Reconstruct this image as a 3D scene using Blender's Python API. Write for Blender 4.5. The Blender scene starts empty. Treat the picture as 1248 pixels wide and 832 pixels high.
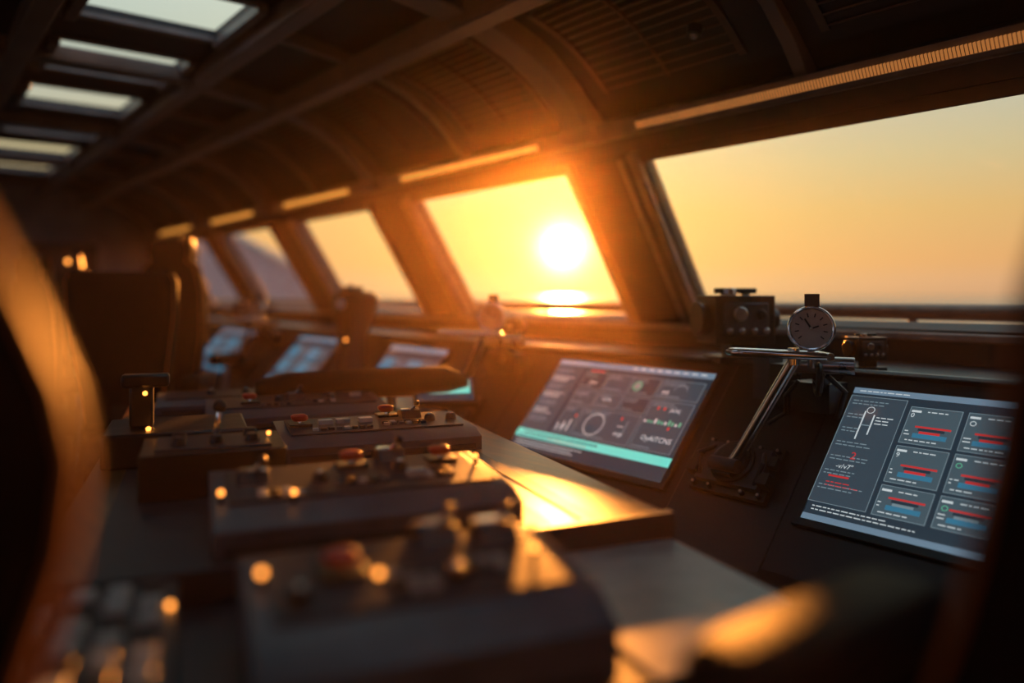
import bpy, math, random
from mathutils import Vector, Matrix
random.seed(7)
EYE=1.5
scene=bpy.context.scene
scene.view_settings.view_transform='Standard'

# ------------------------------------------------------------------ materials
MATS={}
def mat(name,col,rough=0.5,metal=0.0,var=0.25,scale=12.0,bump=0.0,emit=None,es=0.0,coat=0.0,stretch=None,bscale=None,crough=.25,spec=.5):
    if name in MATS: return MATS[name]
    m=bpy.data.materials.new(name); m.use_nodes=True
    nt=m.node_tree; p=nt.nodes['Principled BSDF']
    tc=nt.nodes.new('ShaderNodeTexCoord'); mp=nt.nodes.new('ShaderNodeMapping')
    if stretch: mp.inputs['Scale'].default_value=stretch
    nt.links.new(tc.outputs['Object'],mp.inputs['Vector'])
    nz=nt.nodes.new('ShaderNodeTexNoise'); nz.inputs['Scale'].default_value=scale; nz.inputs['Detail'].default_value=5
    nt.links.new(mp.outputs['Vector'],nz.inputs['Vector'])
    cr=nt.nodes.new('ShaderNodeValToRGB')
    lo=[c*(1-var) for c in col]; hi=[min(1,c*(1+var)) for c in col]
    cr.color_ramp.elements[0].position=0.3; cr.color_ramp.elements[1].position=0.7
    cr.color_ramp.elements[0].color=(*lo,1); cr.color_ramp.elements[1].color=(*hi,1)
    nt.links.new(nz.outputs['Fac'],cr.inputs['Fac']); nt.links.new(cr.outputs['Color'],p.inputs['Base Color'])
    mr=nt.nodes.new('ShaderNodeMapRange'); mr.inputs['To Min'].default_value=max(0.03,rough-0.08); mr.inputs['To Max'].default_value=min(1,rough+0.08)
    nt.links.new(nz.outputs['Fac'],mr.inputs['Value']); nt.links.new(mr.outputs['Result'],p.inputs['Roughness'])
    p.inputs['Metallic'].default_value=metal; p.inputs['Specular IOR Level'].default_value=spec
    p.inputs['Coat Weight'].default_value=coat; p.inputs['Coat Roughness'].default_value=crough
    if bump>0:
        n2=nt.nodes.new('ShaderNodeTexNoise'); n2.inputs['Scale'].default_value=bscale or scale*8; n2.inputs['Detail'].default_value=3
        nt.links.new(mp.outputs['Vector'],n2.inputs['Vector'])
        b=nt.nodes.new('ShaderNodeBump'); b.inputs['Strength'].default_value=bump; b.inputs['Distance'].default_value=0.01
        nt.links.new(n2.outputs['Fac'],b.inputs['Height']); nt.links.new(b.outputs['Normal'],p.inputs['Normal'])
    if emit:
        p.inputs['Emission Color'].default_value=(*emit,1); p.inputs['Emission Strength'].default_value=es
    MATS[name]=m; return m

def glass_mat():
    m=bpy.data.materials.new('window_glass'); m.use_nodes=True; nt=m.node_tree
    nt.nodes.remove(nt.nodes['Principled BSDF']); out=nt.nodes['Material Output']
    t=nt.nodes.new('ShaderNodeBsdfTransparent'); g=nt.nodes.new('ShaderNodeBsdfGlossy'); mx=nt.nodes.new('ShaderNodeMixShader')
    g.inputs['Roughness'].default_value=0.03
    mx.inputs[0].default_value=0.03
    nt.links.new(t.outputs[0],mx.inputs[1]); nt.links.new(g.outputs[0],mx.inputs[2])
    nt.links.new(mx.outputs[0],out.inputs['Surface']); return m

BLACK=mat('black_plastic',(0.008,0.008,0.010),0.36,bump=0.1)
CONS=mat('console_paint',(0.012,0.0125,0.017),0.42,bump=0.12,scale=5,bscale=300)
LEATH=mat('black_leather',(0.008,0.0075,0.008),0.60,bump=0.3,bscale=140,spec=.10)
PIPING=mat('tan_leather_piping',(0.45,0.16,0.05),0.5)
GREY=mat('module_grey',(0.080,0.092,0.122),0.38,bump=0.08,bscale=200)
DGREY=mat('dark_grey',(0.032,0.036,0.047),0.38,bump=0.08)
WOOD=mat('varnished_desk_top',(0.25,0.11,0.035),0.33,var=0.4,scale=5,stretch=(8,1,1),bump=0.06,coat=.3,crough=.3)
LIGHTP=mat('light_panel',(0.36,0.34,0.33),0.34)
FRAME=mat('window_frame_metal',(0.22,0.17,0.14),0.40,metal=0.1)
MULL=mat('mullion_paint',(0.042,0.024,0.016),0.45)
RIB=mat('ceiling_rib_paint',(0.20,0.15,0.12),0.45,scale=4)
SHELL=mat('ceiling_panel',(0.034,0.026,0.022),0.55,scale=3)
SLAT=mat('louvre_slat',(0.11,0.066,0.042),0.4,metal=0.3)
WALL=mat('wall_paint',(0.30,0.28,0.27),0.6,scale=3)
FLOOR=mat('floor_vinyl',(0.03,0.027,0.027),0.5,scale=6)
CHROME=mat('chrome',(0.80,0.77,0.75),0.14,metal=1.0,var=0.05)
STEEL=mat('brushed_steel',(0.42,0.40,0.39),0.3,metal=1.0)
RED=mat('red_cap',(0.55,0.035,0.02),0.3)
WHITEK=mat('white_key',(0.50,0.50,0.50),0.3)
AMBER=mat('amber_lamp',(0.9,0.4,0.1),0.3,emit=(1.0,0.32,0.05),es=4)  # emissive beads in place of sun glints on shiny controls
LED=mat('led_strip',(0.8,0.4,0.15),0.4,emit=(1.0,0.38,0.06),es=0.85)
LED2=mat('led_strip_diffuser',(0.8,0.4,0.15),0.4,emit=(1.0,0.36,0.09),es=0.34)
DIAL=mat('gauge_face',(0.32,0.29,0.26),0.4)
RAIL=mat('rail_steel',(0.12,0.08,0.06),0.35,metal=0.5)
HULL=mat('ship_paint',(0.30,0.27,0.26),0.6)
GLASS=glass_mat()
def em(name,c,s=1.0): return mat(name,(0.012,0.012,0.014),0.22,emit=c,es=s,var=0.05)
S_BG=em('screen_background',(0.018,0.030,0.044)); S_PAN=em('screen_panel',(0.036,0.054,0.072)); S_LINE=em('screen_line',(0.16,0.22,0.25))
S_TXT=em('screen_text',(0.52,0.58,0.60)); S_TEAL=em('screen_teal',(0.14,0.68,0.58)); S_RED=em('screen_red',(0.50,0.03,0.03))
S_GRN=em('screen_green',(0.1,0.42,0.25)); S_BLUE=em('screen_blue',(0.035,0.16,0.26)); S_BAR=em('screen_bar',(0.13,0.20,0.27)); S_CELL=em('screen_cell',(0.055,0.085,0.105))
SCR=[BLACK,S_BG,S_PAN,S_LINE,S_TXT,S_TEAL,S_RED,S_GRN,S_BLUE,S_BAR,S_CELL]

# ------------------------------------------------------------------ mesh builder (eye-relative coords)
class B:
    def __init__(s,mats): s.V=[];s.F=[];s.M=[];s.mats=mats;s.T=Matrix.Identity(4)
    def add(s,vs,fs,mi=0):
        o=len(s.V); s.V+= [s.T@Vector(v) for v in vs]
        s.F+=[[i+o for i in f] for f in fs]; s.M+=[mi]*len(fs)
    def box(s,x0,x1,y0,y1,z0,z1,mi=0):
        v=[(x,y,z) for x in(x0,x1) for y in(y0,y1) for z in(z0,z1)]
        s.add(v,[(0,1,3,2),(4,6,7,5),(0,4,5,1),(2,3,7,6),(0,2,6,4),(1,5,7,3)],mi)
    def prism(s,poly,ext,mi=0):
        n=len(poly);e=Vector(ext)
        v=[Vector(p) for p in poly]+[Vector(p)+e for p in poly]
        f=[tuple(range(n)),tuple(range(2*n-1,n-1,-1))]+[(i,(i+1)%n,n+(i+1)%n,n+i) for i in range(n)]
        s.add(v,f,mi)
    def xz(s,poly,y0,y1,mi=0): s.prism([(p[0],y0,p[1]) for p in poly],(0,y1-y0,0),mi)
    def rings(s,R,mi=0,cap=True):
        n=len(R[0]);v=[p for r in R for p in r];f=[]
        for k in range(len(R)-1):
            for i in range(n):
                j=(i+1)%n; f.append((k*n+i,k*n+j,(k+1)*n+j,(k+1)*n+i))
        if cap: f.append(tuple(range(n-1,-1,-1)));f.append(tuple(range((len(R)-1)*n,len(R)*n)))
        s.add(v,f,mi)
    def tube(s,pts,r,n=12,mi=0):
        pts=[Vector(p) for p in pts];rs=r if isinstance(r,(list,tuple)) else [r]*len(pts);R=[]
        for i,p in enumerate(pts):
            d=(pts[min(i+1,len(pts)-1)]-pts[max(i-1,0)]).normalized()
            a=d.orthogonal().normalized() if i==0 else (pa-d*pa.dot(d)).normalized()
            pa=a;b=d.cross(a)
            R.append([p+(a*math.cos(2*math.pi*k/n)+b*math.sin(2*math.pi*k/n))*rs[i] for k in range(n)])
        s.rings(R,mi)
    def sphere(s,c,r,mi=0,n=12,m=8,sq=(1,1,1)):
        R=[]
        for k in range(m+1):
            t=math.pi*(k/m); t=min(max(t,0.05),math.pi-0.05)
            R.append([(c[0]+r*sq[0]*math.sin(t)*math.cos(2*math.pi*i/n),c[1]+r*sq[1]*math.sin(t)*math.sin(2*math.pi*i/n),c[2]-r*sq[2]*math.cos(t)) for i in range(n)])
        s.rings(R,mi)
    def loft(s,rg,n=32,e=2.6,mi=0):
        R=[]
        for (z,cx,cy,hx,hy) in rg:
            r=[]
            for i in range(n):
                t=2*math.pi*i/n;c=math.cos(t);q=math.sin(t)
                r.append((cx+hx*math.copysign(abs(c)**(2/e),c),cy+hy*math.copysign(abs(q)**(2/e),q),z))
            R.append(r)
        s.rings(R,mi)
    def torus(s,c,r,r2,ax,mi=0,n=28,m=8):
        ax=Vector(ax).normalized();a=ax.orthogonal().normalized();b=ax.cross(a);c=Vector(c)
        v=[];f=[]
        for i in range(n):
            t=2*math.pi*i/n;d=a*math.cos(t)+b*math.sin(t)
            for k in range(m):
                u=2*math.pi*k/m; v.append(c+d*(r+r2*math.cos(u))+ax*r2*math.sin(u))
        for i in range(n):
            for k in range(m):
                f.append((i*m+k,((i+1)%n)*m+k,((i+1)%n)*m+(k+1)%m,i*m+(k+1)%m))
        s.add(v,f,mi)
    def text(s,txt,x,y,z,size,mi):
        cu=bpy.data.curves.new('t','FONT');cu.body=txt;cu.size=size;cu.resolution_u=2
        ob=bpy.data.objects.new('t',cu);scene.collection.objects.link(ob)
        bpy.context.view_layer.update()
        me=bpy.data.meshes.new_from_object(ob.evaluated_get(bpy.context.evaluated_depsgraph_get()))
        s.add([(v.co.x+x,v.co.y+y,z) for v in me.vertices],[tuple(p.vertices) for p in me.polygons],mi)
        bpy.data.objects.remove(ob);bpy.data.curves.remove(cu);bpy.data.meshes.remove(me)
    def done(s,name,bevel=0.0,seg=2,recalc=True,angle=40):
        xs=[v.x for v in s.V];ys=[v.y for v in s.V];zs=[v.z for v in s.V]
        c=Vector(((min(xs)+max(xs))/2,(min(ys)+max(ys))/2,min(zs)))
        me=bpy.data.meshes.new(name);me.from_pydata([v-c for v in s.V],[],s.F)
        for m in s.mats: me.materials.append(m)
        for p,mi in zip(me.polygons,s.M): p.material_index=mi
        if recalc:
            import bmesh
            bm=bmesh.new();bm.from_mesh(me);bmesh.ops.recalc_face_normals(bm,faces=bm.faces);bm.to_mesh(me);bm.free()
        me.shade_smooth()
        try: me.set_sharp_from_angle(angle=math.radians(angle))
        except Exception: pass
        ob=bpy.data.objects.new(name,me);scene.collection.objects.link(ob)
        ob.location=c+Vector((0,0,EYE))
        if bevel>0:
            bv=ob.modifiers.new('bevel','BEVEL');bv.width=bevel;bv.segments=seg;bv.limit_method='ANGLE';bv.angle_limit=math.radians(35)
        return ob

def frame(o,ex,ey):
    ex=Vector(ex).normalized();ey=Vector(ey).normalized();ez=ex.cross(ey)
    return Matrix(((ex.x,ey.x,ez.x,o[0]),(ex.y,ey.y,ez.y,o[1]),(ex.z,ey.z,ez.z,o[2]),(0,0,0,1)))

Y0,Y1=-1.6,10.3
# ------------------------------------------------------------------ room shell
b=B([FLOOR]);b.box(-2.1,3.1,Y0-.1,Y1+.1,-1.6,-1.5);b.done('floor')
b=B([WALL,FRAME]);b.box(-2.1,-2.0,Y0,Y1,-1.5,.10);b.box(-2.1,-2.0,Y0,Y1,.65,1.26)
lw=[-1.4,.3,2.0,3.7,5.4,7.1,8.8,10.2]  # left-wall window openings invented to let in cool fill light
for y in lw: b.box(-2.1,-1.97,y-.15,y+.15,.08,.67,1)
b.done('wall_left')
for k in range(len(lw)-1):  # unseen windows added for the fill
    b=B([GLASS,FRAME]);a,c=lw[k]+.15,lw[k+1]-.15
    b.add([(-2.05,a,.1),(-2.05,c,.1),(-2.05,c,.65),(-2.05,a,.65)],[(0,1,2,3)],0);b.box(-2.08,-1.98,a,c,.1,.14,1);b.box(-2.08,-1.98,a,c,.61,.65,1)
    b.done('window_%d'%(k+6),recalc=False)
b=B([WALL]);b.box(-2.1,3.1,Y0-.1,Y0,-1.5,1.30);b.done('wall_back')
b=B([WALL,DGREY]);b.box(-2.1,3.1,Y1,Y1+.1,-1.5,1.30)
b.box(-.2,.75,Y1-.03,Y1,-1.5,.55,1);b.box(1.1,1.9,Y1-.03,Y1,.1,.6,1);b.done('wall_front',0.01)
b=B([CONS,FRAME]);b.box(3.0,3.1,Y0,Y1,-1.5,-.15);b.box(2.93,3.14,Y0,Y1,-.165,-.135,1);b.done('wall_right',0.006)

# sloped window wall: bottom (3.0,-.135) top (2.535,.615)
PB=Vector((3.0,0,-.135));PT=Vector((2.535,0,.615));d=(PT-PB).normalized();n_in=Vector((-d.z,0,d.x))
if n_in.x>0: n_in=-n_in
def slope_box(b,y0,y1,s0,s1,o0,o1,mi):
    pts=[PB+d*s0+n_in*o0,PB+d*s1+n_in*o0,PB+d*s1+n_in*o1,PB+d*s0+n_in*o1]
    b.prism([(p.x,y0,p.z) for p in pts],(0,y1-y0,0),mi)
L=(PT-PB).length
mulls=[(.30,.62),(2.28,2.74),(4.16,4.70),(5.94,6.48),(7.70,8.26),(9.5,10.3)]
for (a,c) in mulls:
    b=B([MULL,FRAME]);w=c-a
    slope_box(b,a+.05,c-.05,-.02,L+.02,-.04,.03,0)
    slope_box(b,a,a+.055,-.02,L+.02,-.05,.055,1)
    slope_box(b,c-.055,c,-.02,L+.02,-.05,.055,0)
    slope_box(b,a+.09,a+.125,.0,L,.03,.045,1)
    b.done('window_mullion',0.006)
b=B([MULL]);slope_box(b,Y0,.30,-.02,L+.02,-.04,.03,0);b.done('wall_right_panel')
wins=[(.62,2.28),(2.74,4.16),(4.70,5.94),(6.48,7.70),(8.26,9.5)]
for k,(a,c) in enumerate(wins):
    b=B([GLASS,MULL,BLACK])
    b.add([(PB.x,a,PB.z),(PB.x,c,PB.z),(PT.x,c,PT.z),(PT.x,a,PT.z)],[(0,1,2,3)],0)
    slope_box(b,a,c,-.02,.03,-.02,.03,1);slope_box(b,a,c,L-.03,L+.02,-.02,.03,1)
    slope_box(b,a,a+.012,.03,L-.03,-.015,.02,2);slope_box(b,c-.012,c,.03,L-.03,-.015,.02,2)
    b.done('window_%d'%(k+1),recalc=False)
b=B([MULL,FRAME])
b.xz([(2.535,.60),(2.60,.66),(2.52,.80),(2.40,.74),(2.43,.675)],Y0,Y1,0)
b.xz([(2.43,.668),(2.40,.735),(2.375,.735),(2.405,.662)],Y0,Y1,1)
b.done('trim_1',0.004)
for (a,c) in wins:
    near=a<1
    b=B([LED2 if near else LED,FRAME])
    b.xz([(2.399,.686),(2.384,.714),(2.370,.708),(2.386,.680)],a+.07 if not near else .60,c-.1,0)
    b.xz([(2.403,.676),(2.397,.686),(2.372,.676),(2.380,.666)],a+.05,c-.08,1)
    if near:
        y=.60
        while y<c-.1:
            b.xz([(2.401,.684),(2.382,.716),(2.369,.709),(2.385,.679)],y,y+.002,1);y+=.011
    b.done('led_light_strip')
prof=[(2.52,.74),(2.42,.80),(2.30,.905),(2.14,1.025),(1.95,1.11),(1.75,1.165),(1.5,1.205),(1.22,1.23)]
up=[(x+.03,z+.05) for x,z in prof]
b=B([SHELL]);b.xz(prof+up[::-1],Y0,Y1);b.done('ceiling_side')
sky=[(-1.2,-.3),(.0,.9),(1.2,2.1),(2.35,2.8),(3.26,3.78),(4.24,4.77),(5.24,5.77),(6.24,6.77),(7.28,7.82),(8.38,8.92)]  # larger openings near and behind the camera are added for cool fill
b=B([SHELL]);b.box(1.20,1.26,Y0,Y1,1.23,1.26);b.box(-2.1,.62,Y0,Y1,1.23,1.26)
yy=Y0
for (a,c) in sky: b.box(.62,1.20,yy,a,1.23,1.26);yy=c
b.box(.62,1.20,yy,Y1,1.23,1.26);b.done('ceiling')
for (a,c) in sky:
    b=B([GLASS,FRAME]);b.add([(.6,a-.02,1.262),(1.22,a-.02,1.262),(1.22,c+.02,1.262),(.6,c+.02,1.262)],[(0,1,2,3)],0)
    t=.045
    b.box(.62-t,.62,a-t,c+t,1.185,1.23,1);b.box(1.20,1.20+t,a-t,c+t,1.185,1.23,1)
    b.box(.62,1.20,a-t,a,1.215,1.23,1);b.box(.62,1.20,c,c+t,1.205,1.23,1)
    b.box(.56,.62-t,a-.1,c+.1,1.215,1.23,1)
    b.done('skylight',0.004,recalc=False)
inner=[(2.365,.70),(2.28,.80),(2.16,.905),(2.02,.985),(1.85,1.045),(1.65,1.085),(1.4,1.12),(1.25,1.135)]
outer=[(2.46,.76),(2.38,.85),(2.26,.95),(2.10,1.05),(1.9,1.12),(1.7,1.17),(1.45,1.215),(1.25,1.235)]
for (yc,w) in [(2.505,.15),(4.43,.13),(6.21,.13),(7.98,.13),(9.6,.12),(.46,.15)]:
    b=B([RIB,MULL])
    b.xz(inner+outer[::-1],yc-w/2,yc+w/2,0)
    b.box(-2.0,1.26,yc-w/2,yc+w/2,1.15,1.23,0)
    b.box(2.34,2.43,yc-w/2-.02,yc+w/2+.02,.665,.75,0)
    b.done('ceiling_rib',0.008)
i2=[(x+.035,z+.035) for x,z in inner]
for yc in (1.45,3.45,5.3,7.1,8.8):
    b=B([RIB]);b.xz(i2+outer[::-1],yc-.025,yc+.025,0);b.done('ceiling_batten',0.004)
for k,(x0,x1,z0,z1) in enumerate([(1.70,1.81,1.03,1.13),(1.27,1.36,1.13,1.23),(.42,.52,1.13,1.23),(-.4,-.3,1.13,1.23)]):
    b=B([RIB]);b.box(x0,x1,Y0,Y1,z0,z1);b.done('ceiling_beam',0.01)
for (a,c) in [(.6,1.38),(1.6,2.36),(2.66,3.36),(3.55,4.3),(4.6,5.2),(5.4,6.1),(6.35,7.0)]:
    b=B([SLAT,BLACK])
    p0=Vector((2.36,0,.865));p1=Vector((1.93,0,1.09));dd=p1-p0;nn=Vector((-.45,0,-.86)).normalized()
    N=13
    for i in range(N):
        p=p0+dd*(i/(N-1))
        q=p+nn*(-.035*math.sin(math.pi*i/(N-1)))
        b.xz([(q.x,q.z),(q.x-.022,q.z-.006),(q.x-.024,q.z+.0),(q.x-.002,q.z+.008)],a+.06,c-.06,0)
    for yy in (a+.03,(a+c)/2,c-.06): 
        for i in range(N-1):
            p=p0+dd*(i/(N-1))-nn*.035*math.sin(math.pi*i/(N-1)); q=p0+dd*((i+1)/(N-1))-nn*.035*math.sin(math.pi*(i+1)/(N-1))
            b.xz([(p.x,p.z),(q.x,q.z),(q.x-.01,q.z-.015),(p.x-.01,p.z-.015)],yy,yy+(.03 if abs(yy-(a+c)/2)>.01 else .012),0)
    b.done('ceiling_vent_grille')
b=B([STEEL,BLACK]);b.tube([(2.18,1.72,.93),(2.17,1.72,.90)],[.03,.025],16,1);b.sphere((2.17,1.72,.90),.014);b.done('ceiling_spotlight')

# ------------------------------------------------------------------ front console
def slope_x(z): return 2.35+(z+.294)*.886
cp=[(2.99,-.25),(2.389,-.25),(1.9,-.802),(1.9,-.85),(2.06,-.92),(2.06,-1.42),(2.12,-1.5),(2.99,-1.5)]
b=B([CONS,BLACK]);b.xz(cp,-.2,9.9,0)
for y in (1.49,2.95,4.3,5.9): b.xz([(2.395,-.249),(1.9,-.808),(1.895,-.800),(2.388,-.243)],y-.20,y+.20,1)
b.xz([(2.40,-.252),(2.386,-.258),(2.37,-.243),(2.385,-.232),(2.41,-.232)],-.2,9.9,1)
b.xz([(1.93,-.77),(1.885,-.80),(1.885,-.855),(1.905,-.86)],-.2,9.9,1)
b.done('front_console',0.006)
EY=Vector((.664,0,.748)).normalized()
def screen_T(yc,zc=-.469): return frame((slope_x(zc),yc,zc),(0,-1,0),EY)
def ui_text(b,x,y,w,n,h=.005,gap=.011,mi=3):
    for i in range(n):
        xx=x
        while xx<x+w*random.uniform(.55,1):
            l=random.uniform(.006,.02); b.box(xx,xx+l,y-i*gap,y-i*gap+h*.6,.0165,.0168,mi); xx+=l+.004
def outline(b,x0,x1,y0,y1,mi=3,t=.0015,z=.0163):
    b.box(x0,x1,y0,y0+t,.0158,z,mi);b.box(x0,x1,y1-t,y1,.0158,z,mi);b.box(x0,x0+t,y0,y1,.0158,z,mi);b.box(x1-t,x1,y0,y1,.0158,z,mi)
def ring(b,x,y,r,mi,t=.002,n=28,arc=1.0):
    k=int(n*arc)
    v=[];f=[]
    for i in range(k+1):
        a=2*math.pi*i/n;v+= [(x+r*math.cos(a),y+r*math.sin(a),.017),(x+(r-t)*math.cos(a),y+(r-t)*math.sin(a),.017)]
    for i in range(k): f.append((2*i,2*i+2,2*i+3,2*i+1))
    b.add(v,f,mi)
def display(name,yc,w,h,kind):
    b=B(SCR);b.T=screen_T(yc)
    W,H=w/2,h/2
    m=.022
    b.box(-W-m,W+m,-H-m,H+m,.001,.010,0)
    for (x0,x1,y0,y1) in [(-W-m,-W,-H-m,H+m),(W,W+m,-H-m,H+m),(-W,W,-H-m,-H),(-W,W,H,H+m)]: b.box(x0,x1,y0,y1,.001,.018,0)
    b.box(-W,W,-H,H,.010,.0140,1)
    if kind=='A':
        b.box(-W,W,H-.026,H,.014,.0155,9); ui_text(b,-W+.02,H-.014,.25,1,mi=4)
        for i in range(9): b.box(W-.40+i*.042,W-.375+i*.042,H-.014,H-.009,.0155,.0165,4)
        b.box(-W,W,-H+.062,-H+.098,.014,.016,5); ui_text(b,-W+.05,-H+.080,.55,1,h=.012,mi=1); ui_text(b,-W+.02,-H+.068,.28,1,h=.007,mi=1)
        ui_text(b,-W+.2,-H+.068,.35,1,h=.006,mi=6)
        b.box(-W,W,-H,-H+.06,.014,.0155,1)
        ui_text(b,-W+.03,-H+.045,.5,3,mi=4)
        b.box(-W,-W+.17,-H+.10,H-.03,.014,.0150,2)
        for r in range(7): ui_text(b,-W+.02,H-.05-r*.042,.13,3,gap=.010,mi=4 if r%2 else 3)
        for (x0,x1,y0,y1) in [(-.22,-.09,.10,.185),(-.08,.05,.10,.185),(.06,.19,.10,.185),(.20,.395,.10,.185),(-.22,-.09,.02,.09),(-.08,.05,.02,.09),(.06,.19,.02,.09),(.20,.395,-.125,.09),(-.22,-.12,-.125,.01),(-.11,.19,-.125,.01)]:
            b.box(x0,x1,y0,y1,.0140,.0150,2 if random.random()<.7 else 1);outline(b,x0,x1,y0,y1)
            ui_text(b,x0+.012,y1-.014,(x1-x0)*.6,2,mi=3)
            ui_text(b,x0+.012,y0+.010,(x1-x0)*.7,1,mi=3)
        b.box(-.2,-.12,.188,.192,.0155,.0168,6)
        ring(b,-.02,-.06,.05,4,.003);ring(b,-.02,-.06,.054,3,.001);ring(b,.09,.14,.022,7,.005);ring(b,.09,.14,.011,4,.003)
        ring(b,.30,.14,.03,3,.002,arc=.5);ring(b,-.155,.055,.02,3,.002,arc=.6)
        for i in range(3): b.box(-.21+i*.03,-.205+i*.03,-.11,-.08+i*.012,.016,.0168,4)
        for (x,y) in [(.24,.05),(.27,.05),(-.14,-.04),(.10,-.02),(.33,-.03)]: b.box(x,x+.008,y,y+.012,.016,.0168,6)
        for i in range(11): b.box(.21+i*.016,.218+i*.016,-.01,-.004+random.random()*.015,.016,.0168,7 if i%3 else 4)
        for (t,x,y,s) in [('Jrve',-.17,.125,.026),('/o>e',-.05,.052,.026),('ocp',.10,-.09,.03),('OyAITCNS',.235,-.085,.03),('mt',.22,.12,.03),('|A/N|',.30,.045,.022),('0.2',-.19,-.10,.022)]: b.text(t,x,y,.0170,s,4)
        b.box(.10,.13,-.05,-.048,.016,.0168,4);b.box(.14,.142,-.09,-.02,.016,.0168,3)
    elif kind=='B':
        b.box(-W,W,H-.02,H,.014,.0155,9);ui_text(b,-W+.02,H-.013,.2,1,mi=4)
        b.box(-W,-W+.17,-H+.06,H-.03,.014,.0150,2);outline(b,-W,-W+.17,-H+.06,H-.03)
        for r in range(7): ui_text(b,-W+.012,H-.05-r*.05,.06 if r in(1,2) else .13,2,mi=3)
        b.box(-W+.06,-W+.063,.05,.15,.015,.017,4);b.box(-W+.09,-W+.093,.07,.14,.015,.017,4);b.box(-W+.06,-W+.093,.10,.102,.015,.017,3)
        ring(b,-W+.076,.155,.012,4,.002);b.text('2',-W+.07,-.02,.017,.035,6);b.text('-v/v7"',-W+.04,-.055,.017,.022,4)
        b.box(-W+.03,-W+.09,-.085,-.080,.015,.017,6);ui_text(b,-W+.03,-.105,.1,2,mi=6);ui_text(b,-W+.10,.13,.06,3,mi=4)
        cols=[(-W+.185,-W+.325),(-W+.34,-W+.48)]
        rows=[(.06,.185),(-.07,.05),(-.175,-.08)]
        for ci,(x0,x1) in enumerate(cols):
            for ri,(y0,y1) in enumerate(rows):
                b.box(x0,x1,y0,y1,.014,.0150,10);outline(b,x0,x1,y0,y1)
                b.box(x0+.03,x1-.015,y0+.056,y0+.061,.015,.0168,6)
                b.box(x0+.04,x1-.03,y0+.046,y0+.054,.015,.0166,1)
                b.box(x0+.03,x1-.02,y0+.022,y0+.036,.015,.0168,8);b.box(x0+.045,x1-.04,y0+.036,y0+.044,.015,.0168,6 if ri<2 else 3)
                b.box(x0+.006,x0+.032,y1-.018,y1-.012,.015,.0168,4);ui_text(b,x0+.05,y1-.016,.07,1,mi=4);ui_text(b,x0+.015,y0+.01,.09,1,mi=4);ui_text(b,x0+.006,y0+.04,.012,2,mi=4)
                if ci: ring(b,x0+.018,y1-.035,.008,7 if ri else 4,.002)
        b.text('0',-W+.192,.148,.0172,.022,4);b.text('9',-W+.192,.012,.0172,.022,4)
        ui_text(b,-W+.02,-H+.045,.35,2,mi=4);b.box(-W,W,-H,-H+.02,.014,.0155,9)
    else:
        b.box(-W,W,H-.03,H,.014,.0155,9)
        b.box(-W,W,-H+.03,-H+.08,.014,.0155,5 if kind=='C' else 8)
        for i in range(4):
            x0=-W+.02+i*(w-.04)/4
            for y0 in (-.09,.03):
                b.box(x0,x0+(w-.08)/4,y0,y0+.10,.014,.0152,8 if (i+int(y0*100))%2 else 2);outline(b,x0,x0+(w-.08)/4,y0,y0+.10)
                ui_text(b,x0+.01,y0+.08,.1,4,mi=3)
    return b.done(name,0,recalc=True)
display('console_display',2.165,.835,.467,'A')
display('console_display',.985,.49,.467,'B')
display('console_display',.40,.35,.467,'B')
display('console_display',3.77,.60,.44,'C')
display('console_display',5.07,.66,.44,'D')
display('console_display',6.70,.80,.44,'D')
display('console_display',8.35,.70,.44,'D')

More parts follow.
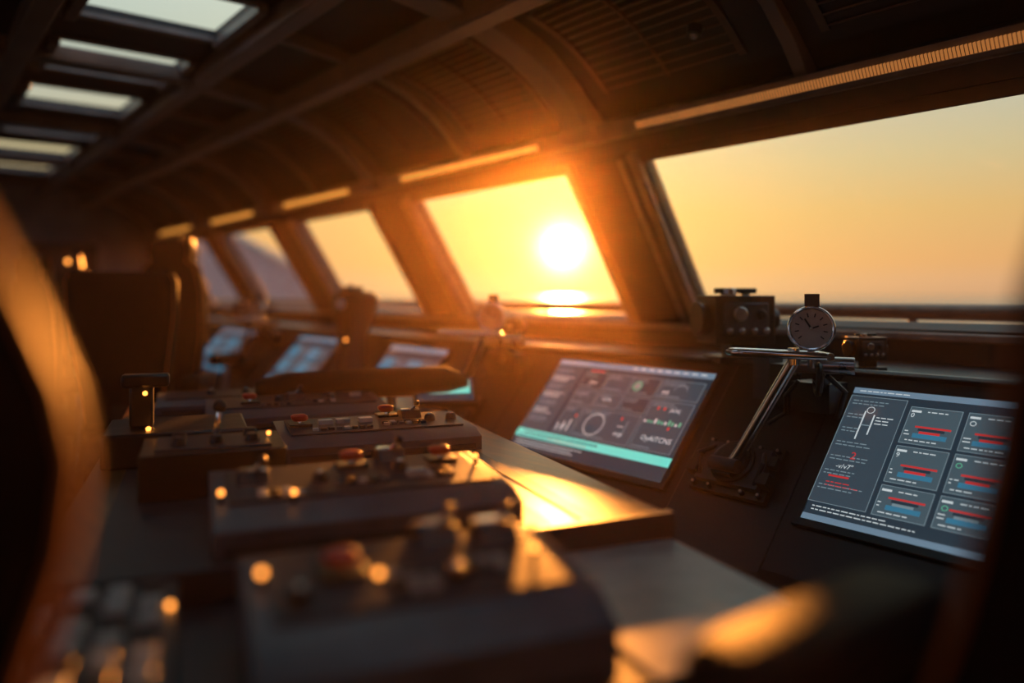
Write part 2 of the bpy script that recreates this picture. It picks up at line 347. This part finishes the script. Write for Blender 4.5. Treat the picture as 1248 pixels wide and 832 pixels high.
# ------------------------------------------------------------------ throttle assemblies
def throttle(dy):
    b=B([BLACK,CHROME,DIAL,STEEL,DGREY])
    b.T=Matrix.Translation((0,dy,0))@frame((slope_x(-.56)-.006,1.49,-.556),(0,-1,0),EY)
    b.box(-.14,.14,-.10,.09,0,.022,0);b.box(-.115,.115,-.075,.065,.02,.045,4)
    b.tube([(0,0,.04),(0,0,.07)],[.075,.055],24,0);b.torus((0,0,.05),.068,.009,(0,0,1),0)
    for x in (-.12,-.06,0.06,.12):
        for y in (-.085,.075): b.tube([(x,y,.02),(x,y,.034)],.010,8,0);b.tube([(x,y,.034),(x,y,.038)],.005,6,3)
    for s in (-1,1):
        b.box(s*.13-.018,s*.13+.018,-.06,-.02,.02,.06,0);b.box(s*.13-.015,s*.13+.015,.01,.045,.02,.05,0)
        b.tube([(s*.09,.05,.04),(s*.12,.0,.07),(s*.10,-.06,.04)],.008,8,0)
    b.tube([(-.05,-.03,.08),(.05,-.03,.08)],.022,14,4);b.box(-.03,.03,-.06,.02,.05,.075,0)
    b.T=Matrix.Translation((0,dy,0))
    A=Vector((2.05,1.475,-.525));Tp=Vector((2.085,1.285,-.185))
    b.tube([A,A.lerp(Tp,.15),Tp],[.021,.016,.0145],16,1)
    off=Vector((.035,0,.0));b.tube([A+off,Tp+off],.006,10,3)
    b.sphere(A,.024,3)
    h0=Vector((1.93,1.40,-.165));h1=Vector((2.15,1.225,-.178));dn=(h1-h0).normalized();sd=Vector((0,0,1)).cross(dn)*.035
    b.tube([h1+sd,h0+sd+dn*.03,h0+sd*.6+dn*.008,h0,h0-sd*.6+dn*.008,h0-sd+dn*.03,h1-sd],.0115,12,1)
    b.tube([h1-sd*1.3,h1+sd*1.3],.012,12,3);b.tube([Tp-Vector((0,0,.02)),Tp+Vector((0,0,.03))],.018,14,1)
    c=Vector((2.12,1.25,-.098));nrm=Vector((-.86,-.50,.08)).normalized();r=.066
    b.tube([c+nrm*-.02,c+nrm*.012],[r*.92,r],32,3);b.tube([c+nrm*.012,c+nrm*.0135],r*.86,32,2);b.torus(c+nrm*.013,r*.93,.006,nrm,1)
    ux=nrm.cross(Vector((0,0,1))).normalized();uy=ux.cross(nrm)
    for k in range(10):
        a=math.radians(-40+k*29);pp=c+nrm*.0145+(ux*math.cos(a)+uy*math.sin(a))*r*.70
        b.tube([pp,pp-(ux*math.cos(a)+uy*math.sin(a))*.012],.0020,5,0)
    b.tube([c+nrm*.015,c+nrm*.015+(ux*.5+uy*.8)*.036],.0028,6,0);b.tube([c+nrm*.015,c+nrm*.015+(ux*-.8+uy*.3)*.026],.0024,6,0);b.sphere(c+nrm*.014,.006,3)
    b.tube([c-Vector((0,0,r)),c-Vector((0,0,r+.05))],.01,10,3)
    b.T=Matrix.Translation((0,dy,0))@frame(c+Vector((.01,-.0,r-.005)),(.5,-.86,0),(.86,.5,0))
    b.box(-.024,.018,-.008,.008,0,.042,0)
    b.T=Matrix.Translation((0,dy,0))
    q=Vector((2.19,1.27,-.24))
    b.tube([q,q+Vector((.16,.02,-.12))],.02,12,0)
    b.tube([q+Vector((-.03,.07,.03)),q+Vector((.05,-.09,.03))],.026,14,3);b.torus(q+Vector((.0,.0,-.01)),.045,.011,(.6,-.8,0),0)
    b.tube([q+Vector((0,.06,0)),q+Vector((.03,.14,-.03)),q+Vector((.06,.16,-.12))],.009,8,0)
    b.tube([q+Vector((0,-.03,0)),q+Vector((.05,-.06,-.05)),q+Vector((.07,-.02,-.15))],.009,8,0)
    b.tube([q+Vector((-.02,.05,-.02)),q+Vector((-.03,.09,-.07)),q+Vector((.02,.12,-.13)),q+Vector((.0,.17,-.17))],.007,8,0)
    b.box(2.22,2.33,1.25,1.38,-.36,-.27,0);b.box(2.23,2.31,1.40,1.46,-.35,-.22,0);b.box(2.24,2.32,1.47,1.53,-.34,-.20,4)
    return b.done('throttle_lever_unit',0.003)
throttle(0);throttle(1.56)
throttle(4.45)
def ledge_box(x,y,s=1.0,name='searchlight_control'):
    b=B([BLACK,DGREY,STEEL]);b.T=frame((x,y,-.249),(math.cos(-.5),math.sin(-.5),0),(-math.sin(-.5),math.cos(-.5),0))@Matrix.Scale(s,4)
    b.box(-.08,.08,-.06,.06,0,.02,0);b.box(-.035,.035,-.035,.035,.02,.06,0);b.box(-.095,.075,-.065,.065,.055,.185,0)
    b.box(-.075,.055,-.069,-.06,.075,.165,1);b.tube([(-.095,0,.12),(-.125,0,.12)],[.042,.048],20,0);b.tube([(.075,0,.12),(.11,0,.12)],.03,16,0)
    b.tube([(-.03,0,.185),(-.03,0,.205)],.022,14,2);b.tube([(.03,.02,.185),(.03,.02,.20)],.014,10,2);b.box(-.07,.05,-.01,.01,.19,.205,0)
    for i in range(4): b.tube([(-.06+i*.035,-.069,.09),(-.06+i*.035,-.078,.09)],.009,8,2)
    b.tube([(-.03,-.069,.135),(-.03,-.08,.135)],.02,14,2);b.tube([(.03,-.069,.135),(.03,-.078,.135)],.014,14,0)
    return b.done(name,0.006)
ledge_box(2.47,1.75,1.35);ledge_box(2.55,1.30,.6);ledge_box(2.5,3.15,.7);ledge_box(2.5,4.9,1.0);ledge_box(2.5,7.0,1.0)
def pod(x,y,s):
    b=B([BLACK,STEEL,AMBER]);b.T=Matrix.Translation((x,y,-.47))@Matrix.Scale(s,4)
    b.loft([(0,0,0,.10,.10),(.05,0,0,.085,.085),(.22,.01,0,.07,.08),(.32,.02,0,.10,.12),(.44,.03,0,.11,.13),(.47,.03,0,.08,.09)],24,3.5,0)
    b.tube([(-.08,-.05,.40),(-.10,-.07,.40)],.03,14,1);b.tube([(0,0,.47),(0,0,.52)],.012,8,1);b.box(-.03,.07,-.02,.06,.46,.50,0)
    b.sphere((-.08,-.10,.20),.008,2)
    return b.done('instrument_pod',0.003)
pod(2.17,4.30,1.05);pod(2.2,7.6,1.0)

b=B([RAIL]);b.tube([(3.32,-1,-.068),(3.32,11,-.068)],.034,14)
b.tube([(3.32,-1,-.145),(3.32,11,-.145)],.012,10)
y=-.8
while y<11: b.tube([(3.32,y,-.07),(3.32,y,-.9)],.018,10);y+=2.3
b.done('deck_handrail')
b=B([HULL]);b.box(3.16,3.6,-1.2,11,-14,-.9);b.done('outer_deck')
b=B([HULL,FRAME])
b.prism([(3.9,15.6,1.45),(4.6,15.4,1.45),(6.7,13.9,.08),(6.8,13.9,-.3),(4.4,15.3,-.3)],(.8,.9,0),0)
b.prism([(4.55,15.35,1.47),(4.68,15.33,1.45),(6.85,13.8,.02),(6.72,13.8,.02)],(.5,.6,0),1)
b.box(3.9,9,13.9,20,-14,-.28,0);b.done('ship_superstructure',0.02)

# ------------------------------------------------------------------ centre desk
O=(1.06,.71,-.45);DT=frame(O,(.96,-.28,0),(.28,.96,0))
b=B([CONS,WOOD,LIGHTP,DGREY]);b.T=DT
b.box(-1.02,.06,-.08,2.55,-1.05,-.09,0)
b.box(-1.06,.09,-.12,.42,-.09,-.05,3);b.box(-.26,.085,-.115,.39,-.055,-.046,2)
b.box(-1.06,.09,.39,2.6,-.045,0,1);b.box(-1.06,.095,.375,.40,-.048,.006,3)
b.box(-.10,-.06,.41,2.58,-.0,.0025,3)
b.box(-.98,-.16,.41,2.58,-.0,.0012,3)
b.box(-.9,-.05,.0,2.45,-1.50,-1.05,0)
b.done('chart_desk',0.006)
def module(x0,x1,y0,dep,h,zb,reds,keys,amb,whites=(),levers=(),grid=()):
    b=B([GREY,DGREY,RED,BLACK,WHITEK,AMBER,CHROME]);b.T=DT@Matrix.Translation((0,y0,zb+.0015))
    P=[(0,0),(0,h*.55),(dep*.16,h*.8),(dep*.92,h),(dep,h*.85),(dep,0)]
    b.prism([(x0,p[0],p[1]) for p in P],(x1-x0,0,0),0)
    b.box(x0+.02,x1-.02,-.004,.01,.005,.02,1)
    def top(y): return h*.8+ (y-dep*.16)/(dep*.76)*h*.2
    b.prism([(x0+.03,dep*.24,top(dep*.24)+.001),(x0+.03,dep*.86,top(dep*.86)+.001),(x0+.03,dep*.86,top(dep*.86)+.006),(x0+.03,dep*.24,top(dep*.24)+.006)],(x1-x0-.06,0,0),1)
    for (fx,fy) in reds:
        x=x0+(x1-x0)*fx;y=dep*fy;z=top(y)
        b.box(x-.032,x+.032,y-.028,y+.028,z,z+.012,3)
        b.tube([(x,y,z),(x+.004,y,z+.02)],.009,10,6);b.loft([(z+.018,x,y,.018,.012),(z+.024,x,y,.024,.017),(z+.034,x-.003,y,.024,.016),(z+.038,x-.003,y,.016,.010)],16,3,2)
    for (fx,fy) in keys:
        x=x0+(x1-x0)*fx;y=dep*fy;z=top(y)
        b.tube([(x,y,z),(x,y,z+.016),(x,y,z+.024)],[.018,.016,.012],16,3);b.sphere((x,y,z+.024),.008,6,16,8,(1,1,.5))
    for (fx,fy) in whites:
        x=x0+(x1-x0)*fx;y=dep*fy;z=top(y);b.box(x-.02,x+.02,y-.014,y+.014,z,z+.018,4)
    for (fx,fy,nx,ny) in grid:
        for i in range(nx):
            for j in range(ny):
                x=x0+(x1-x0)*fx+i*.022;y=dep*fy+j*.022;z=top(y);b.box(x-.008,x+.008,y-.008,y+.008,z,z+.013,random.choice([3,3,1,4,0]))
    for (fx,fy) in levers:
        x=x0+(x1-x0)*fx;y=dep*fy;z=top(y)
        b.prism([(x-.03,y-.035,z),(x-.03,y+.045,z),(x-.03,y+.035,z+.022),(x-.03,y-.01,z+.026)],(.06,0,0),3)
        b.tube([(x,y,z+.02),(x+.015,y-.015,z+.045)],[.007,.005],10,6);b.sphere((x+.017,y-.017,z+.048),.010,3,14,8);b.box(x-.028,x+.028,y+.0,y+.022,z+.025,z+.029,6)
    for (fx,fy) in amb:  # glowing beads imitate out-of-focus glints
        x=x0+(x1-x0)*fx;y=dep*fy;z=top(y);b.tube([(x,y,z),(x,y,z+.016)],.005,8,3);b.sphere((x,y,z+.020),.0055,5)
    return b.done('control_module',0.004)
module(-.76,-.31,-.10,.30,.130,-.05,[(.28,.6)],[(.60,.40),(.14,.4)],[(.88,.5),(.37,.45),(.05,.6)],levers=[(.62,.85),(.82,.80)],grid=[(.42,.35,3,3),(.66,.45,3,2)])
module(-.79,-.22,.43,.36,.082,0,[(.50,.75),(.84,.72)],[(.66,.6),(.36,.5)],[(.96,.6),(.03,.3),(.25,.2)],[(.70,.45)],levers=[(.66,.85),(.14,.6)],grid=[(.16,.3,4,2),(.42,.4,5,2),(.74,.4,3,3)])
module(-.60,-.04,1.16,.32,.072,0,[(.12,.6),(.6,.8)],[(.80,.5),(.92,.5)],[],[(.25,.6),(.34,.6),(.46,.6)],levers=[(.72,.7)],grid=[(.18,.35,8,1),(.55,.4,6,2)])
module(-.78,-.17,1.76,.34,.072,0,[(.24,.5)],[(.4,.5),(.7,.5)],[],[(.86,.6)],levers=[(.5,.6)],grid=[(.3,.3,5,1),(.56,.35,5,2)])
module(-.95,-.30,2.2,.25,.06,0,[(.7,.5)],[(.3,.5),(.5,.5)],[])
b=B([BLACK,DGREY,AMBER,RED,CHROME]);b.T=DT@Matrix.Translation((-.77,.88,.0015))
b.box(-.16,.15,0,.24,0,.10,0);b.box(-.13,.12,.03,.21,.10,.106,1)
for x,y in ((-.08,.08),(0,.08),(.08,.08),(-.08,.16),(.08,.16)): b.tube([(x,y,.106),(x,y,.125)],[.018,.014],12,0)
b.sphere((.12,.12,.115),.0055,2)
b.tube([(0,.16,.106),(.01,.16,.17)],.008,10,4);b.sphere((.01,.16,.18),.016,0);b.done('joystick_box',0.006)
b=B([DGREY,WHITEK,AMBER,BLACK]);b.T=DT@Matrix.Translation((-.99,.02,-.0485))
b.box(-.05,.15,-.1,.34,0,.05,0)
for i in range(4):
    for j in range(7): b.box(-.035+i*.045,-.005+i*.045,-.08+j*.058,-.045+j*.058,.05,.066,1 if (i+j)%3 else 3)
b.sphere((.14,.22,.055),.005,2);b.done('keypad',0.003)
b=B([DGREY,AMBER,BLACK,STEEL]);b.T=DT@Matrix.Translation((-.98,1.25,.0015))
b.box(-.06,.3,0,.3,0,.09,2);b.box(.0,.06,.1,.14,.09,.22,2);b.box(-.02,.10,.09,.15,.20,.235,2)
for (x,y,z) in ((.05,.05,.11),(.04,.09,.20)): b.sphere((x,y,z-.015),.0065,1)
b.done('radio_handset_base',0.008)
b=B([BLACK,S_TEAL,S_BG]);b.T=frame((1.73,2.60,-.448),(.86,-.5,0),(.5,.86,0))@Matrix.Rotation(math.radians(35),4,'X')
b.box(-.13,.13,0,.17,0,.02,0);b.box(-.115,.115,.02,.155,.02,.022,2);b.box(-.10,.10,.06,.14,.022,.024,1);b.done('tablet_display',0.004)
b=B([LEATH,STEEL]);P=[(1.10,2.98,-.36),(1.2,2.93,-.355),(1.5,2.80,-.35),(1.78,2.68,-.35),(1.86,2.645,-.36)]
R=[]
for i,p in enumerate(P):
    k=[.5,.9,1,1,.55][i]
    R.append([(p[0]+.39*.075*k*math.cos(t*.3927),p[1]+.92*.075*k*math.cos(t*.3927),p[2]+.06*k*math.sin(t*.3927)) for t in range(16)])
b.rings(R,0);b.tube([(1.3,2.89,-.40),(1.3,2.89,-.448)],.02,10,1);b.tube([(1.58,2.77,-.39),(1.58,2.77,-.448)],.02,10,1);b.done('padded_armrest_bolster')
def equip_stand(x,y,h):  # dark equipment; its glowing amber beads imitate golden glints
    b=B([BLACK,AMBER,STEEL]);b.T=Matrix.Translation((x,y,0))
    b.tube([(0,0,-1.5),(0,0,-1.46)],[.2,.17],20,0);b.tube([(0,0,-1.46),(0,0,h-.1)],.03,12,0)
    b.box(-.12,.12,-.08,.10,h-.28,h-.05,0);b.tube([(-.05,-.08,h-.12),(-.05,-.14,h-.12)],[.05,.06],16,0);b.tube([(.05,0,h-.05),(.05,0,h+.06)],[.06,.045],16,0)
    b.box(-.26,-.12,-.05,.05,h-.42,h-.22,0);b.tube([(-.12,0,h-.3),(.2,0,h-.34),(.24,0,h-.5)],.02,8,0)
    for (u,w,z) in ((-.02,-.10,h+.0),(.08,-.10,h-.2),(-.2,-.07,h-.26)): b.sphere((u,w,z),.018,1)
    return b.done('signal_lamp_stand',0.006)
equip_stand(1.92,6.95,.46);equip_stand(1.15,7.4,.28)

# ------------------------------------------------------------------ chairs
def chair(x,y,yaw,prof,seatz=-.85,hy=.055,arm_z=-.33,arm=(.0,.45),armw=.055,armoff=.40,lean=.10,yb=0.0,sy=.30):
    """local +Y = facing direction. prof: (z,halfwidth) from top to bottom"""
    b=B([LEATH,PIPING,STEEL,BLACK]);b.T=Matrix.Translation((x,y,0))@Matrix.Rotation(yaw,4,'Z')
    z0=prof[0][0]
    def cy(z): return yb+lean*(z0-z)*.6
    rg=[(z,0,cy(z),hw,hy*(0.55 if i==0 else (.85 if i==1 else 1))) for i,(z,hw) in enumerate(prof)]
    b.loft(rg[::-1],40,3.0,0)
    for s in(-1,1):
        for o in (-.6,.6):
            b.tube([(s*(hw-.012),cy(z)+o*hy,z) for (z,hw) in prof[1:]],.0045,6,1)
    zl=prof[-1][0]
    b.loft([(z,0,cy(z)+hy*.8,hw*.68,hy*.6) for (z,hw) in prof[1:]][::-1],32,3,0)
    b.loft([(seatz-.10,0,yb+sy,.22,.22),(seatz-.08,0,yb+sy,.26,.26),(seatz-.02,0,yb+sy,.27,.27),(seatz+.01,0,yb+sy,.24,.24)],36,4,0)
    b.box(-.04,.04,yb-.02,yb+.12,seatz-.12,zl+.1,3)
    for s in(-1,1):
        ax=s*armoff
        b.loft([(arm_z-.085,ax,yb+(arm[0]+arm[1])/2,armw*.8,(arm[1]-arm[0])/2-.015),(arm_z-.07,ax,yb+(arm[0]+arm[1])/2,armw,(arm[1]-arm[0])/2),(arm_z-.015,ax,yb+(arm[0]+arm[1])/2,armw,(arm[1]-arm[0])/2),(arm_z,ax,yb+(arm[0]+arm[1])/2,armw*.82,(arm[1]-arm[0])/2-.02)],40,7,0)
        b.tube([(ax,yb+(arm[0]+arm[1])/2,arm_z-.08),(ax,yb+.14,seatz-.04),(s*.15,yb+sy-.05,seatz-.08)],.018,10,2)
    b.tube([(0,yb+sy-.02,seatz-.10),(0,yb+sy-.02,-1.47)],[.05,.06],20,2);b.tube([(0,yb+sy-.02,-1.5),(0,yb+sy-.02,-1.46)],[.27,.24],28,3)
    return b.done('helm_chair',0.0,angle=60)
chair(.66,.0,-math.pi/2,[(.19,.08),(.175,.14),(.12,.185),(.0,.222),(-.127,.244),(-.25,.272),(-.34,.30),(-.5,.31),(-.72,.28)],arm_z=-.33,arm=(-.08,.30),armoff=.435,seatz=-.80)
chair(-.195,.585,0.0,[(.13,.06),(.122,.12),(.10,.19),(.06,.238),(0,.268),(-.06,.292),(-.11,.302),(-.17,.296),(-.25,.272),(-.45,.25),(-.7,.23)],arm_z=-.55,arm=(.0,.20),armoff=.33,seatz=-.86,sy=.06,hy=.042)
mid=[(.12,.20),(.11,.255),(.07,.275),(-.1,.27),(-.25,.25),(-.45,.22),(-.65,.2)]
chair(.90,4.28,-.60,mid,arm_z=-.42,armoff=.31,seatz=-.88,arm=(.05,.38))
hi=[(.42,.12),(.41,.17),(.34,.19),(.26,.17),(.22,.24),(.05,.28),(-.25,.27),(-.6,.2)]
chair(1.56,5.9,-1.0,[(z-.02,w) for z,w in hi],arm_z=-.42,armoff=.32,seatz=-.88,arm=(.05,.38))
chair(.75,6.3,-1.2,[(z-.15,w) for z,w in hi],arm_z=-.42,armoff=.32,seatz=-.88,arm=(.05,.38))
chair(1.20,8.7,-1.2,[(z-.15,w) for z,w in hi],arm_z=-.42,armoff=.32,seatz=-.88,arm=(.05,.38))

# ------------------------------------------------------------------ sea
def sea_mat():
    m=bpy.data.materials.new('sea_water');m.use_nodes=True;nt=m.node_tree;p=nt.nodes['Principled BSDF']
    p.inputs['Base Color'].default_value=(.12,.13,.15,1);p.inputs['Roughness'].default_value=.22
    tc=nt.nodes.new('ShaderNodeTexCoord');nz=nt.nodes.new('ShaderNodeTexNoise');nz.inputs['Scale'].default_value=.25;nz.inputs['Detail'].default_value=8
    bp=nt.nodes.new('ShaderNodeBump');bp.inputs['Strength'].default_value=.5;bp.inputs['Distance'].default_value=.6
    nt.links.new(tc.outputs['Object'],nz.inputs['Vector']);nt.links.new(nz.outputs['Fac'],bp.inputs['Height']);nt.links.new(bp.outputs['Normal'],p.inputs['Normal'])
    return m
b=B([sea_mat()]);b.add([(-3000,-3000,-14),(6000,-3000,-14),(6000,6000,-14),(-3000,6000,-14)],[(0,1,2,3)]);b.done('sea')

# ------------------------------------------------------------------ haze volume added in the bridge to imitate lens glare
m=bpy.data.materials.new('air_haze');m.use_nodes=True;nt=m.node_tree;nt.nodes.remove(nt.nodes['Principled BSDF'])
vs=nt.nodes.new('ShaderNodeVolumeScatter');vs.inputs['Density'].default_value=.0055;vs.inputs['Anisotropy'].default_value=.89
vs.inputs['Color'].default_value=(1,.68,.40,1)  # orange tint gives the glare veil its colour
nt.links.new(vs.outputs[0],nt.nodes['Material Output'].inputs['Volume'])
b=B([m]);b.box(-1.9,2.30,Y0+.05,Y1-.05,-1.49,.655);b.done('air_haze')

# ------------------------------------------------------------------ world + sun
SD=Vector((.672,.741,.062)).normalized()
w=bpy.data.worlds.new('sunset_sky');scene.world=w;w.use_nodes=True;nt=w.node_tree;bg=nt.nodes['Background']
tc=nt.nodes.new('ShaderNodeTexCoord');nm=nt.nodes.new('ShaderNodeVectorMath');nm.operation='NORMALIZE'
nt.links.new(tc.outputs['Generated'],nm.inputs[0])
sp=nt.nodes.new('ShaderNodeSeparateXYZ');nt.links.new(nm.outputs[0],sp.inputs[0])
cr=nt.nodes.new('ShaderNodeValToRGB');nt.links.new(sp.outputs['Z'],cr.inputs[0])
e=cr.color_ramp.elements;e[0].position=0;e[0].color=(.58,.33,.19,1);e[1].position=1;e[1].color=(.58,.80,.86,1)
for p,c in ((.015,(.66,.37,.20)),(.04,(.72,.38,.16)),(.10,(.68,.44,.18)),(.16,(.57,.49,.28)),(.22,(.48,.50,.39)),(.28,(.47,.55,.47)),(.40,(.56,.69,.64))):
    q=e.new(p);q.color=(*c,1)
dt=nt.nodes.new('ShaderNodeVectorMath');dt.operation='DOT_PRODUCT';nt.links.new(nm.outputs[0],dt.inputs[0]);dt.inputs[1].default_value=SD
mr=nt.nodes.new('ShaderNodeMapRange');mr.inputs['From Min'].default_value=.2;mr.inputs['From Max'].default_value=-.8;nt.links.new(dt.outputs['Value'],mr.inputs['Value'])
mc=nt.nodes.new('ShaderNodeMix');mc.data_type='RGBA';nt.links.new(mr.outputs[0],mc.inputs['Factor']);nt.links.new(cr.outputs['Color'],mc.inputs['A']);mc.inputs['B'].default_value=(.36,.50,.74,1)
mx=nt.nodes.new('ShaderNodeMath');mx.operation='MAXIMUM';mx.inputs[1].default_value=0;nt.links.new(dt.outputs['Value'],mx.inputs[0])
last=mc.outputs['Result']
for pw,c in ((9,(.32,.18,.02)),(45,(.35,.24,.04)),(350,(.6,.5,.16)),(3000,(5,4,2.2))):
    m_=nt.nodes.new('ShaderNodeMath');m_.operation='POWER';m_.inputs[1].default_value=pw;nt.links.new(mx.outputs[0],m_.inputs[0])
    sc=nt.nodes.new('ShaderNodeVectorMath');sc.operation='SCALE';sc.inputs[0].default_value=c;nt.links.new(m_.outputs[0],sc.inputs['Scale'])
    ad=nt.nodes.new('ShaderNodeVectorMath');ad.operation='ADD';nt.links.new(last,ad.inputs[0]);nt.links.new(sc.outputs[0],ad.inputs[1]);last=ad.outputs[0]
nt.links.new(last,bg.inputs['Color']);bg.inputs['Strength'].default_value=1.0
LD=Vector((.672,.741,.125)).normalized()
sl=bpy.data.lights.new('sun','SUN');sl.energy=12;sl.color=(1,.31,.045);sl.angle=math.radians(1.5)
so=bpy.data.objects.new('sun',sl);scene.collection.objects.link(so);so.rotation_euler=LD.to_track_quat('Z','Y').to_euler();so.location=(20,22,5)

# ------------------------------------------------------------------ camera
cd=bpy.data.cameras.new('camera');co=bpy.data.objects.new('camera',cd);scene.collection.objects.link(co);scene.camera=co
cd.sensor_width=36;cd.lens=950/1248*36;cd.shift_y=-56/1248;cd.clip_end=20000;cd.clip_start=.02
co.location=(0,0,EYE);co.rotation_euler=(math.pi/2,0,-math.atan2(.6222,.7829))
cd.dof.use_dof=True;cd.dof.focus_distance=2.25;cd.dof.aperture_fstop=.6
